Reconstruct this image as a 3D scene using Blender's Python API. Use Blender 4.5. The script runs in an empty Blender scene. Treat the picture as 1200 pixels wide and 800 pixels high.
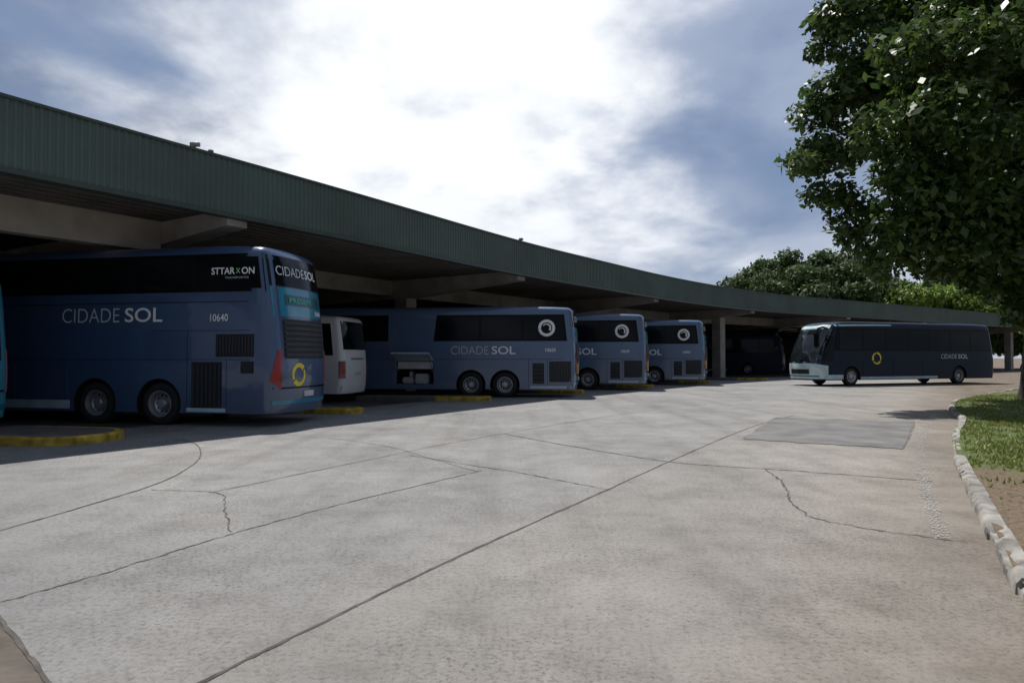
import bpy, bmesh, math, random
import numpy as np
from mathutils import Vector, Matrix
from mathutils.bvhtree import BVHTree
random.seed(7); rng = np.random.default_rng(7)
S = bpy.context.scene; C = S.collection
PI = math.pi
HZ = 418.0; F = 800.0; CH = 1.6

def G(px, py):
    d = CH*F/(py-HZ)
    return ((px-600)/F*d, d)

# ------------------------------------------------------------------ materials
def nodes_of(m):
    m.use_nodes = True
    nt = m.node_tree
    return nt, nt.nodes['Principled BSDF']
def sset(b, k, v):
    if k in b.inputs: b.inputs[k].default_value = v
def mat(name, col, rough=.5, metal=0., var=.15, scale=3., coat=0., bump=0., bscale=40., spec=.5):
    m = bpy.data.materials.new(name); nt, b = nodes_of(m)
    tc = nt.nodes.new('ShaderNodeTexCoord')
    n = nt.nodes.new('ShaderNodeTexNoise'); n.inputs['Scale'].default_value = scale; n.inputs['Detail'].default_value = 6
    nt.links.new(tc.outputs['Object'], n.inputs['Vector'])
    r = nt.nodes.new('ShaderNodeValToRGB')
    r.color_ramp.elements[0].position = .3; r.color_ramp.elements[1].position = .7
    r.color_ramp.elements[0].color = (*[c*(1-var) for c in col], 1)
    r.color_ramp.elements[1].color = (*[min(1, c*(1+var)) for c in col], 1)
    nt.links.new(n.outputs['Fac'], r.inputs['Fac']); nt.links.new(r.outputs['Color'], b.inputs['Base Color'])
    b.inputs['Roughness'].default_value = rough; b.inputs['Metallic'].default_value = metal
    sset(b, 'Coat Weight', coat); sset(b, 'Coat Roughness', .08); sset(b, 'Specular IOR Level', spec)
    if bump:
        n2 = nt.nodes.new('ShaderNodeTexNoise'); n2.inputs['Scale'].default_value = bscale; n2.inputs['Detail'].default_value = 8
        nt.links.new(tc.outputs['Object'], n2.inputs['Vector'])
        bp = nt.nodes.new('ShaderNodeBump'); bp.inputs['Strength'].default_value = bump; bp.inputs['Distance'].default_value = .02
        nt.links.new(n2.outputs['Fac'], bp.inputs['Height']); nt.links.new(bp.outputs['Normal'], b.inputs['Normal'])
    return m
def paint(name, col, dust=(.13, .12, .11), coat=.6, dirt=.45, spec=.5):
    m = bpy.data.materials.new(name); nt, b = nodes_of(m)
    tc = nt.nodes.new('ShaderNodeTexCoord'); sp = nt.nodes.new('ShaderNodeSeparateXYZ')
    nt.links.new(tc.outputs['Object'], sp.inputs[0])
    n = nt.nodes.new('ShaderNodeTexNoise'); n.inputs['Scale'].default_value = 1.3; n.inputs['Detail'].default_value = 8
    nt.links.new(tc.outputs['Object'], n.inputs['Vector'])
    mr = nt.nodes.new('ShaderNodeMapRange'); mr.inputs[1].default_value = .3; mr.inputs[2].default_value = 1.5
    mr.inputs[3].default_value = dirt; mr.inputs[4].default_value = .04
    nt.links.new(sp.outputs['Z'], mr.inputs[0])
    mu = nt.nodes.new('ShaderNodeMath'); mu.operation = 'MULTIPLY'
    nt.links.new(mr.outputs[0], mu.inputs[0]); nt.links.new(n.outputs['Fac'], mu.inputs[1])
    mx = nt.nodes.new('ShaderNodeMixRGB'); mx.inputs[1].default_value = (*col, 1); mx.inputs[2].default_value = (*dust, 1)
    nt.links.new(mu.outputs[0], mx.inputs[0]); nt.links.new(mx.outputs[0], b.inputs['Base Color'])
    b.inputs['Roughness'].default_value = .3; sset(b, 'Coat Weight', coat); sset(b, 'Coat Roughness', .06); sset(b, 'Specular IOR Level', spec)
    # faint waviness of sheet metal so reflections are not ruler straight
    n3 = nt.nodes.new('ShaderNodeTexNoise'); n3.inputs['Scale'].default_value = 1.6; n3.inputs['Detail'].default_value = 2
    nt.links.new(tc.outputs['Object'], n3.inputs['Vector'])
    bp = nt.nodes.new('ShaderNodeBump'); bp.inputs['Strength'].default_value = .25; bp.inputs['Distance'].default_value = .03
    nt.links.new(n3.outputs['Fac'], bp.inputs['Height']); nt.links.new(bp.outputs['Normal'], b.inputs['Normal'])
    if 'Coat Normal' in b.inputs: nt.links.new(bp.outputs['Normal'], b.inputs['Coat Normal'])
    return m

M = {}
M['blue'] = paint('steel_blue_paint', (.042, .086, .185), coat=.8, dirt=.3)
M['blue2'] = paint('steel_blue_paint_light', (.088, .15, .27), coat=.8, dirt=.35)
M['ltblue'] = paint('light_blue_paint', (.06, .34, .48), coat=.6, dirt=.15)
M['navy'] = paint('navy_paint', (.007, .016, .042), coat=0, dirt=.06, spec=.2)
M['white'] = paint('white_bus_paint', (.86, .86, .87), coat=.2, dirt=.08)
M['teal'] = mat('teal_panel', (.02, .22, .34), .25, coat=.6)
M['tealdark'] = mat('teal_dark_panel', (.008, .07, .1), .3, coat=.3)
M['pale'] = mat('pale_blue_trim', (.42, .56, .63), .35, coat=.3)
M['front'] = mat('pale_teal_front', (.5, .68, .72), .3, coat=.5)
M['black'] = mat('black_gloss_trim', (.005, .006, .007), .2, var=.05, spec=.15)
M['glass'] = mat('dark_tinted_glass', (.006, .008, .010), .08, var=.1, spec=.22)
M['screen'] = mat('windscreen_glass', (.014, .02, .024), .04, var=.1, coat=.7)
M['grille'] = mat('black_grille', (.010, .011, .013), .55)
M['slat'] = mat('grille_slat', (.022, .026, .034), .5)
M['rubber'] = mat('tyre_rubber', (.016, .016, .017), .8, bump=.2)
M['rim'] = mat('wheel_steel', (.42, .43, .45), .35, .7)
M['hole'] = mat('wheel_hole', (.012, .012, .013), .7)
M['under'] = mat('underbody_dark', (.008, .008, .009), .85)
M['tail'] = mat('tail_lamp_red', (.30, .008, .012), .12, coat=.5)
M['head'] = mat('head_lamp_clear', (.7, .74, .78), .1, coat=.8)
M['txt'] = mat('white_vinyl', (.9, .91, .92), .5, var=.03)
M['txtg'] = mat('grey_vinyl', (.6, .65, .71), .5, var=.03)
M['yel'] = mat('yellow_vinyl', (.75, .62, .04), .4, var=.05)
M['green'] = mat('green_vinyl', (.3, .68, .3), .4, var=.05)
M['led'] = mat('led_sign_letters', (.06, .5, .42), .4, var=.05)
M['plate'] = mat('plate_white', (.6, .62, .64), .4)
M['fascia'] = mat('green_metal_fascia', (.076, .114, .099), .5, var=.2, scale=.5)
M['fcap'] = mat('fascia_trim', (.042, .062, .055), .5)
M['ceil'] = mat('ceiling_slats', (.105, .095, .082), .8, var=.25, scale=.8)
M['deck'] = mat('roof_deck', (.2, .2, .19), .85)
M['conc'] = mat('beam_concrete', (.38, .36, .33), .85, var=.22, scale=1.2, bump=.15)
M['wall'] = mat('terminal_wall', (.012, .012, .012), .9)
M['bay'] = mat('shade_dark_bay_floor', (.06, .055, .05), .8, var=.45, scale=.9, bump=.25)  # canopy shade put into the floor colour, dark so it bounces little light
M['kyel'] = mat('yellow_kerb_paint', (.42, .29, .035), .75, var=.6, scale=5, bump=.3)
M['ktop'] = mat('kerb_top_concrete', (.12, .11, .1), .9, var=.3, bump=.3)
M['kwhite'] = mat('worn_grey_kerb', (.25, .238, .217), .9, var=.55, scale=3.5, bump=.7, bscale=22)
M['joint'] = mat('joint_filler', (.09, .083, .075), .95, var=.5, scale=5)
M['patch'] = mat('asphalt_patch', (.16, .158, .155), .92, var=.28, scale=1.5, bump=.35, bscale=80)
M['dirt'] = mat('brown_dirt_slab', (.10, .085, .07), .95, var=.5, scale=3, bump=.5, bscale=30)
M['flake'] = mat('worn_white_paint', (.37, .36, .34), .85, var=.2)
M['bark'] = mat('bark', (.04, .033, .026), .95, var=.4, scale=6, bump=.8, bscale=18)
M['grey'] = mat('grey_metal', (.25, .26, .27), .5, .3)
M['cargo'] = mat('cargo_grey', (.42, .45, .48), .7)
M['litter'] = mat('dry_leaf', (.14, .085, .045), .9, var=.5, scale=9)

def leaf_mat(name, c0, c1, trans=.35, rough=.5):
    m = bpy.data.materials.new(name); nt, b = nodes_of(m)
    g = nt.nodes.new('ShaderNodeNewGeometry')
    r = nt.nodes.new('ShaderNodeValToRGB')
    r.color_ramp.elements[0].color = (*c0, 1); r.color_ramp.elements[1].color = (*c1, 1)
    nt.links.new(g.outputs['Random Per Island'], r.inputs['Fac'])
    nt.links.new(r.outputs['Color'], b.inputs['Base Color']); b.inputs['Roughness'].default_value = rough
    t = nt.nodes.new('ShaderNodeBsdfTranslucent'); nt.links.new(r.outputs['Color'], t.inputs['Color'])
    mx = nt.nodes.new('ShaderNodeMixShader'); mx.inputs[0].default_value = trans
    nt.links.new(b.outputs[0], mx.inputs[1]); nt.links.new(t.outputs[0], mx.inputs[2])
    nt.links.new(mx.outputs[0], nt.nodes['Material Output'].inputs['Surface'])
    return m
M['leaf'] = leaf_mat('dark_leaf', (.028, .062, .015), (.10, .16, .036), .36, .42)
M['leafb'] = leaf_mat('back_leaf', (.04, .08, .022), (.085, .13, .04), .3, .6)
M['leafy'] = leaf_mat('bright_leaf', (.11, .2, .03), (.24, .34, .06), .4)
M['blade'] = leaf_mat('grass_blade', (.085, .15, .022), (.26, .28, .07), .4)

# ------------------------------------------------------------------ helpers
def ob(name, bm, mats, parent=None, smooth=None):
    me = bpy.data.meshes.new(name); bm.to_mesh(me); bm.free()
    for m in (mats if isinstance(mats, (list, tuple)) else [mats]): me.materials.append(m)
    if smooth is not None:
        me.polygons.foreach_set('use_smooth', [True]*len(me.polygons))
        try: me.set_sharp_from_angle(angle=math.radians(smooth))
        except Exception: pass
    o = bpy.data.objects.new(name, me); C.objects.link(o)
    if parent: o.parent = parent
    return o
def empty(name, loc=(0, 0, 0), rz=0):
    o = bpy.data.objects.new(name, None); C.objects.link(o); o.location = loc; o.rotation_euler = (0, 0, rz); o.empty_display_size = .3
    return o
def tag(o, label=None, cat=None, group=None, kind=None):
    if label: o['label'] = label
    if cat: o['category'] = cat
    if group: o['group'] = group
    if kind: o['kind'] = kind
    return o
def box(bm, x0, x1, y0, y1, z0, z1, mi=0, mtx=None):
    vs = [bm.verts.new(((x0, x1)[i & 1], (y0, y1)[i >> 1 & 1], (z0, z1)[i >> 2 & 1])) for i in range(8)]
    if mtx:
        for v in vs: v.co = mtx @ v.co
    for f in ((0, 2, 3, 1), (4, 5, 7, 6), (0, 1, 5, 4), (2, 6, 7, 3), (0, 4, 6, 2), (1, 3, 7, 5)):
        bm.faces.new([vs[i] for i in f]).material_index = mi
    return vs
def tube(bm, pts, rads, n=10, mi=0):
    rings = []
    for i, p in enumerate(pts):
        p = Vector(p)
        a = Vector(pts[max(0, i-1)]); b = Vector(pts[min(len(pts)-1, i+1)])
        t = (b-a).normalized(); u = t.orthogonal().normalized(); w = t.cross(u)
        rings.append([bm.verts.new(p+(u*math.cos(2*PI*k/n)+w*math.sin(2*PI*k/n))*rads[i]) for k in range(n)])
    for a, b in zip(rings, rings[1:]):
        best = min(range(n), key=lambda s: sum((a[k].co-b[(k+s) % n].co).length for k in range(0, n, 3)))
        for k in range(n):
            bm.faces.new((a[k], a[(k+1) % n], b[(k+1+best) % n], b[(k+best) % n])).material_index = mi
    bm.faces.new(rings[0][::-1]).material_index = mi; bm.faces.new(rings[-1]).material_index = mi
def lathe_y(bm, prof, cx, cz, cy, sg, n=32, mi=0):
    rings = []
    for (r, y) in prof:
        if r < 1e-4: rings.append([bm.verts.new((cx, cy+sg*y, cz))]); continue
        rings.append([bm.verts.new((cx+r*math.cos(2*PI*k/n), cy+sg*y, cz+r*math.sin(2*PI*k/n))) for k in range(n)])
    for a, b in zip(rings, rings[1:]):
        for k in range(n):
            k2 = (k+1) % n
            if len(b) == 1: f = (a[k], a[k2], b[0])
            elif len(a) == 1: f = (a[0], b[k2], b[k])
            else: f = (a[k], a[k2], b[k2], b[k])
            bm.faces.new(f).material_index = mi
def catmull(pts, n):
    P = [np.array(p, float) for p in pts]; P = [2*P[0]-P[1]]+P+[2*P[-1]-P[-2]]
    out = []
    for i in range(1, len(P)-2):
        for k in range(n):
            t = k/n
            out.append(.5*((2*P[i])+(-P[i-1]+P[i+1])*t+(2*P[i-1]-5*P[i]+4*P[i+1]-P[i+2])*t*t+(-P[i-1]+3*P[i]-3*P[i+1]+P[i+2])*t**3))
    out.append(P[-2])
    return np.array(out)

def proj_panel(bm, bvh, P, d, nu, nv, off=.012, mi=0, skirt=True):
    d = Vector(d).normalized(); grid = []
    for i in range(nu+1):
        row = []
        for j in range(nv+1):
            p = P(i/nu, j/nv)
            h = bvh.ray_cast(p, d)
            if h[0] is None: row.append(None); continue
            nrm = h[1] if h[1].dot(d) < 0 else -h[1]
            row.append(bm.verts.new(h[0]+nrm*off))
        grid.append(row)
    fs = []
    for i in range(nu):
        for j in range(nv):
            q = (grid[i][j], grid[i+1][j], grid[i+1][j+1], grid[i][j+1])
            if None in q: continue
            f = bm.faces.new(q); f.material_index = mi; fs.append(f)
    if skirt and fs:
        es = [e for e in {e for f in fs for e in f.edges} if len(e.link_faces) == 1]
        r = bmesh.ops.extrude_edge_only(bm, edges=es)
        for g in r['geom']:
            if isinstance(g, bmesh.types.BMVert): g.co += d*(off+.008)
            elif isinstance(g, bmesh.types.BMFace): g.material_index = mi
def side_P(x0, x1, z0, z1, sg=1, sk0=0, sk1=0):
    return lambda u, v: Vector((x0+(x1-x0)*u+(sk0*(1-u)+sk1*u)*v, sg*6, z0+(z1-z0)*v))
def rear_P(y0, y1, z0, z1):
    return lambda u, v: Vector((-6, y0+(y1-y0)*u, z0+(z1-z0)*v))
def front_P(L, y0, y1, z0, z1):
    return lambda u, v: Vector((L+6, y0+(y1-y0)*u, z0+(z1-z0)*v))

_tc = {}
def text_geo(s, h, w=None, bold=0.):
    key = (s, bold)
    if key not in _tc:
        cu = bpy.data.curves.new('t', 'FONT'); cu.body = s; cu.size = 1; cu.offset = bold; cu.resolution_u = 4
        o = bpy.data.objects.new('t', cu); C.objects.link(o)
        dg = bpy.context.evaluated_depsgraph_get()
        me = bpy.data.meshes.new_from_object(o.evaluated_get(dg))
        vs = [v.co.copy() for v in me.vertices]; fs = [tuple(p.vertices) for p in me.polygons]
        bpy.data.objects.remove(o); bpy.data.meshes.remove(me)
        _tc[key] = (vs, fs)
    vs, fs = _tc[key]
    x0 = min(v.x for v in vs); x1 = max(v.x for v in vs); y0 = min(v.y for v in vs); y1 = max(v.y for v in vs)
    k = h/(y1-y0); kx = (w/(x1-x0)) if w else k
    return [((v.x-x0)*kx, (v.y-y0)*k) for v in vs], fs, (x1-x0)*kx
def put_text(name, bvh, mapf, d, s, h, w, bold, m, parent, off=.008):
    vs, fs, W = text_geo(s, h, w, bold)
    bm = bmesh.new(); d = Vector(d); L = []
    for (a, b) in vs:
        p = mapf(a, b); hit = bvh.ray_cast(p, d)
        q = hit[0] if hit[0] is not None else p+d*5
        L.append(bm.verts.new(q-d*off))
    for f in fs:
        try: bm.faces.new([L[i] for i in f])
        except Exception: pass
    return ob(name, bm, m, parent)

# ------------------------------------------------------------------ coaches
def body_bm(L, H, W, zb, r, rr, fr, bow=.28, rbow=.10):
    hw = W/2
    xs = [0, .04, .09, .16, r, .45, .8, 1.3, 2, 3]
    xs = xs + list(np.linspace(4, L-4, 6)) + [L-x for x in xs[::-1]]
    ys = [-hw, -hw+.04, -hw+.09, -hw+.16, -hw+r, -.6, 0, .6, hw-r, hw-.16, hw-.09, hw-.04, hw]
    zs = [zb, .7, 1.1, 1.4, 1.8, 2.2, 2.6, H-.7, H-.45, H-r, H-.16, H-.09, H-.04, H]
    zs = sorted(set(round(z, 4) for z in zs)); zs = [z for z in zs if z <= H]
    bm = bmesh.new()
    def grid(a, b, fn):
        g = [[bm.verts.new(fn(p, q)) for q in b] for p in a]
        for i in range(len(a)-1):
            for j in range(len(b)-1): bm.faces.new((g[i][j], g[i+1][j], g[i+1][j+1], g[i][j+1]))
    for y in (-hw, hw): grid(xs, zs, lambda p, q: (p, y, q))
    for x in (0, L): grid(ys, zs, lambda p, q: (x, p, q))
    grid(xs, ys, lambda p, q: (p, q, H))
    bmesh.ops.remove_doubles(bm, verts=bm.verts, dist=1e-4)
    for v in bm.verts:
        x, y, z = v.co
        q = Vector((min(max(x, r), L-r), min(max(y, -hw+r), hw-r), min(z, H-r)))
        d = v.co-q
        if d.length > 1e-6: v.co = q+d.normalized()*r
    for v in bm.verts:
        x, y, z = v.co
        t = max(0, (z-1.2)/(H-1.2))
        if x < 3: v.co.x += (rr*t**1.6+rbow*(y/hw)**2)*(1-x/3)
        if L-x < 3: v.co.x -= (fr*t**1.4+bow*(y/hw)**2)*(1-(L-x)/3)
        if z < .8:
            k = (.8-z)/.5
            if x < 1: v.co.x += .07*k*(1-x)
            if L-x < 1: v.co.x -= .10*k*(1-(L-x))
        v.co.y *= 1-.035*min(1, max(0, (z-1.5)/(H-1.5)))
        if x < 1.2: v.co.y *= 1-.03*(1-x/1.2)**2
        if L-x < 2: v.co.y *= 1-.05*(1-(L-x)/2)**2
        if x < 1.5 and z > 2: v.co.z -= .06*(1-x/1.5)**2*(z-2)/(H-2)
        if L-x < 2 and z > 2: v.co.z -= .2*(1-(L-x)/2)**2*(z-2)/(H-2)
    be = [e for e in bm.edges if len(e.link_faces) == 1]
    bmesh.ops.holes_fill(bm, edges=be, sides=0)
    bmesh.ops.recalc_face_normals(bm, faces=bm.faces)
    return bm

def make_bus(name, label, cat, corner, axis, L, H, W=2.55, paintm='blue', style='std', axles=(2.9, 4.25), corner_is_front=False,
             zb=.32, hatch=None, group=None, wr=.5, text=True, gap=None):
    ax = Vector((axis[0], axis[1])).normalized(); left = Vector((-ax.y, ax.x)); hw = W/2
    o = Vector(corner)-left*hw
    if corner_is_front: o = o-ax*L
    root = empty(name, (o.x, o.y, 0), math.atan2(ax.y, ax.x)); tag(root, label, cat, group)
    mini = style == 'mini'
    rr, fr = {'mini': (.18, .5), 'road': (.4, 1.0), 'tall': (.32, 1.0), 'std': (.16, 1.0)}[style]
    bm = body_bm(L, H, W, zb, .2 if style != 'tall' else .26, rr, fr, .48 if style == 'road' else .28, .2 if style == 'tall' else (.15 if style == 'std' else .1))
    bvh = BVHTree.FromBMesh(bm)
    fax = L-2.55 if not mini else L-1.6
    allax = list(axles)+[fax]
    me = bpy.data.meshes.new('body'); bm.to_mesh(me); bm.free()
    me.materials.append(M[paintm]); me.materials.append(M['under'])
    tmp = bpy.data.objects.new('tmp', me); C.objects.link(tmp)
    cb = bmesh.new()
    for a in allax:
        for sg in (-1, 1):
            mt = Matrix.Translation((a, sg*(hw-.1), wr)) @ Matrix.Rotation(PI/2, 4, 'X')
            bmesh.ops.create_cone(cb, cap_ends=True, segments=36, radius1=wr+.09, radius2=wr+.09, depth=.9, matrix=mt)
    if hatch: box(cb, hatch[0], hatch[1], hw-1.0, hw+.4, .52, 1.42)
    for f in cb.faces: f.material_index = 1
    bmesh.ops.recalc_face_normals(cb, faces=cb.faces)
    cm = bpy.data.meshes.new('cut'); cb.to_mesh(cm); cb.free(); cm.materials.append(M[paintm]); cm.materials.append(M['under'])
    co = bpy.data.objects.new('cut', cm); C.objects.link(co)
    md = tmp.modifiers.new('b', 'BOOLEAN'); md.operation = 'DIFFERENCE'; md.object = co; md.solver = 'EXACT'
    try: md.material_mode = 'TRANSFER'
    except Exception: pass
    dg = bpy.context.evaluated_depsgraph_get()
    nm = bpy.data.meshes.new_from_object(tmp.evaluated_get(dg))
    bpy.data.objects.remove(tmp); bpy.data.objects.remove(co)
    nm.name = 'body'
    nm.polygons.foreach_set('use_smooth', [True]*len(nm.polygons))
    try: nm.set_sharp_from_angle(angle=math.radians(28))
    except Exception: pass
    b = bpy.data.objects.new('body', nm); C.objects.link(b); b.parent = root
    # wheels
    for a in allax:
        for sg in (-1, 1):
            w = bmesh.new(); cy = sg*(hw-.30); R = wr
            lathe_y(w, [(R*.6, -.02), (R*.62, .0), (R*.6, .245), (R*.66, .265), (R*.84, .27), (R*.95, .25), (R, .2), (R, .02), (R*.93, -.02), (R*.6, -.02)], a, R, cy, sg)
            wo = ob('wheel', w, M['rubber'], root, 35)
            rm = bmesh.new()
            dish = -.12 if a != fax else .0
            lathe_y(rm, [(R*.62, .2), (R*.62, .262), (R*.575, .262), (R*.55, .23), (R*.5, .2+dish*.7), (R*.30, .19+dish), (R*.28, .235+dish*.5), (R*.2, .25+dish*.2), (0, .255+dish*.2)], a, R, cy, sg, mi=0)
            for k in range(10):
                t = 2*PI*k/10; c = Vector((a+R*.41*math.cos(t), cy+sg*(.204+dish*.86), R+R*.41*math.sin(t)))
                vs = [rm.verts.new(c+Vector((.035*math.cos(q*PI/4), 0, .035*math.sin(q*PI/4)))) for q in range(8)]
                rm.faces.new(vs).material_index = 1
            ro = ob('rim', rm, [M['rim'], M['hole']], wo, 35)
    # windows
    if style == 'tall': wz0, wz1 = H-1.10, H-.22
    elif style == 'road': wz0, wz1 = 1.95, H-.36
    elif mini: wz0, wz1 = 1.65, H-.3
    else: wz0, wz1 = H-1.36, H-.32
    xr = .45; xf = L-1.25
    for sg in (1, -1):
        spans = [(xr, xf, .12, -.35)] if not (gap and sg == 1) else [(xr, gap[0], .12, -.12), (gap[1], xf, 0, -.35)]
        for (s0, s1, k0, k1) in spans:
            p = bmesh.new(); proj_panel(p, bvh, side_P(s0, s1, wz0, wz1, sg, k0, k1), (0, -sg, 0), 30, 6, .008)
            ob('window_band', p, M['black'], root, 30)
            n = max(2, int((s1-s0)/1.65)); st = (s1-s0-(.5 if k1 < -.2 else .25))/n
            for k in range(n):
                p = bmesh.new(); a0 = s0+.1+k*st
                proj_panel(p, bvh, side_P(a0, a0+st-.07, wz0+.07, wz1-.08, sg, .1 if k == 0 else 0, 0), (0, -sg, 0), 4, 5, .015)
                ob('side_window', p, M['glass'], root, 30)
    # front
    fz0 = 1.25 if not mini else 1.3
    p = bmesh.new(); proj_panel(p, bvh, front_P(L, -hw+.14, hw-.14, fz0, H-.42), (-1, 0, 0), 16, 8, .012); ob('windscreen', p, M['screen'], root, 30)
    for sg in (1, -1):
        p = bmesh.new(); proj_panel(p, bvh, side_P(L-1.3, L-.62, 1.35, min(H-.75, 2.75), sg, 0, -.32), (0, -sg, 0), 6, 6, .014)
        ob('cab_window', p, M['glass'], root, 30)
        dd = Vector((-.85, -sg*.53, 0)).normalized(); tn = Vector((dd.y, -dd.x, 0))
        c0 = Vector((L-.25, sg*(hw-.25), 0))
        if style == 'road':
            p = bmesh.new(); d2 = Vector((-.707, -sg*.707, 0)); t2 = Vector((d2.y, -d2.x, 0))
            proj_panel(p, bvh, lambda u, v: c0-d2*4+t2*(1.25*(u-.5))+Vector((0, 0, .40+(.92-.2*(1-u if sg < 0 else u))*v)), d2, 12, 6, .010); ob('front_corner', p, M['front'], root, 30)
            p = bmesh.new(); proj_panel(p, bvh, lambda u, v: Vector((L-5.5+4.3*u, sg*6, H-.24+.10*v-.05*u*u+(.04*(1-u)*(1-v)))), (0, -sg, 0), 14, 2, .010); ob('roof_edge', p, M['front'], root, 30)
        p = bmesh.new()
        proj_panel(p, bvh, lambda u, v: c0-dd*4+tn*(.62*(u-.5))+Vector((0, 0, .74+(.14+.2*(1-u if sg > 0 else u))*v+.12*(u if sg < 0 else 1-u))), dd, 8, 4, .018); ob('headlight', p, M['head'], root, 30)
        p = bmesh.new()
        top = H-.42 if not mini else H-.7
        tube(p, [(L-1.0, sg*(hw-.14), top), (L-.4, sg*(hw+.12), top+.08), (L+.0, sg*(hw+.22), top-.02), (L+.1, sg*(hw+.22), top-.25)], [.05, .06, .055, .045], 8)
        mo = ob('mirror_arm', p, M['black'], root, 40)
        p = bmesh.new(); box(p, L+.0, L+.22, sg*(hw+.22)-.15, sg*(hw+.22)+.15, top-1.05, top-.2)
        bmesh.ops.bevel(p, geom=list(p.edges), offset=.07, segments=3, affect='EDGES')
        ob('mirror', p, M['black'], mo, 40)
    p = bmesh.new(); proj_panel(p, bvh, front_P(L, -.65, .65, .66, .92), (-1, 0, 0), 8, 3, .024); ob('front_grille', p, M['grille'], root)
    # rear
    for sg in (1, -1):
        dd = Vector((.707, -sg*.707, 0)); tn = Vector((.707, sg*.707, 0))
        c0 = Vector((.12, sg*(hw-.08), 0)); z0, z1 = (.95, 1.76) if not mini else (.85, 1.45)
        def TP(u, v):
            if mini: w = .24; sh = 0
            elif style == 'std' or paintm == 'ltblue': w = .12*(1-.5*v); sh = -.10 if style == 'std' else .05
            else: w = .24*(1-.72*v)+.03; sh = .03-.10*v
            return c0-dd*4+tn*(w*(u-.5)+sh)+Vector((0, 0, z0+(z1-z0)*v+(.2*(u-.5)*(1-v) if not mini else 0)))
        p = bmesh.new(); proj_panel(p, bvh, TP, dd, 8, 6, .016); ob('tail_light', p, M['tail'], root, 30)
    if mini:
        p = bmesh.new(); proj_panel(p, bvh, rear_P(hw-.16, -hw+.16, 1.85, H-.22), (1, 0, 0), 10, 6, .014); ob('rear_window', p, M['glass'], root, 30)
        p = bmesh.new(); proj_panel(p, bvh, rear_P(hw-.1, -hw+.1, .38, .62), (1, 0, 0), 10, 3, .03); ob('bumper', p, M['white'], root, 30)
        p = bmesh.new(); proj_panel(p, bvh, rear_P(.5, -.5, 1.5, 1.56), (1, 0, 0), 6, 2, .02); ob('trim_strip', p, M['grey'], root)
    else:
        k = H/4.1
        p = bmesh.new(); proj_panel(p, bvh, rear_P(hw-.16, -hw+.16, 3.17*k, 3.86*k), (1, 0, 0), 12, 6, .012); ob('rear_window', p, M['glass'], root, 30)
        p = bmesh.new(); proj_panel(p, bvh, rear_P(hw-.16, -hw+.16, 2.48*k, 3.14*k), (1, 0, 0), 10, 4, .012); ob('teal_panel', p, M['teal'], root, 30)
        p = bmesh.new(); proj_panel(p, bvh, rear_P(hw-.5, -hw+.5, 2.74*k, 2.98*k), (1, 0, 0), 10, 3, .022); so = ob('led_sign', p, M['tealdark'], root, 30)
        p = bmesh.new(); proj_panel(p, bvh, rear_P(hw-.36, -hw+.36, 1.52*k, 2.42*k), (1, 0, 0), 10, 6, .012, 0)
        for q in range(7):
            z = (1.58+.12*q)*k
            proj_panel(p, bvh, rear_P(hw-.40, -hw+.40, z, z+.06), (1, 0, 0), 10, 1, .04, 1)
        ob('engine_grille', p, [M['grille'], M['slat']], root)
        p = bmesh.new(); proj_panel(p, bvh, rear_P(hw-.1, -hw+.1, .50, .60), (1, 0, 0), 14, 2, .02); ob('bumper_strip', p, M['teal'], root, 30)
        p = bmesh.new(); proj_panel(p, bvh, rear_P(hw-.1, -hw+.1, .86, .90), (1, 0, 0), 14, 1, .006); ob('bumper_seam', p, M['black'], root, 30)
        put_text('lettering', bvh, lambda a, b_: Vector((-6, hw-.3-a, 3.42*k+b_)), (1, 0, 0), 'CIDADE', .22, 1.05, 0, M['txtg'], root, .03)
        put_text('lettering', bvh, lambda a, b_: Vector((-6, hw-1.4-a, 3.42*k+b_)), (1, 0, 0), 'SOL', .22, .62, .02, M['txt'], root, .03)
        if style == 'tall': put_text('led_lettering', bvh, lambda a, b_: Vector((-6, hw-.62-a, 2.80*k+b_)), (1, 0, 0), 'PRESEPE', .12, .95, .015, M['led'], root, .04)
        if style == 'tall' and text: put_text('fleet_number', bvh, lambda a, b_: Vector((-6, hw-1.75-a, 2.55*k+b_)), (1, 0, 0), '10640', .12, .36, .01, M['txt'], root, .03)
        p = bmesh.new()
        def ringP(a0, a1, w0, w1):
            def P(u, v):
                t = math.radians(a0+(a1-a0)*u); r = .225+(w0+(w1-w0)*u)*(v-.5)
                return Vector((-6, .45+r*math.cos(t), 1.18+r*math.sin(t)))
            return P
        proj_panel(p, bvh, ringP(-30, 140, .05, .12), (1, 0, 0), 20, 1, .012); proj_panel(p, bvh, ringP(150, 320, .05, .12), (1, 0, 0), 20, 1, .012)
        ob('ring_emblem', p, M['yel'], root)
    p = bmesh.new(); proj_panel(p, bvh, rear_P(.22, -.22, .66, .79) if not mini else rear_P(.22, -.22, .95, 1.08), (1, 0, 0), 2, 2, .025); ob('number_plate', p, M['plate'], root)
    # luggage doors
    d0 = axles[-1]+.75 if not mini else axles[-1]+.7
    nd = 3 if not mini else 2; st = (fax-.75-d0)/nd
    for sg in (1, -1):
        for q in range(nd):
            x0 = d0+q*st+.02; x1 = x0+st-.04
            if hatch and sg == 1 and not (x1 < hatch[0] or x0 > hatch[1]): continue
            p = bmesh.new(); proj_panel(p, bvh, side_P(x0, x1, .5, 1.42 if not mini else 1.2, sg), (0, -sg, 0), 6, 4, .009); ob('luggage_door', p, M[paintm], root)
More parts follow.
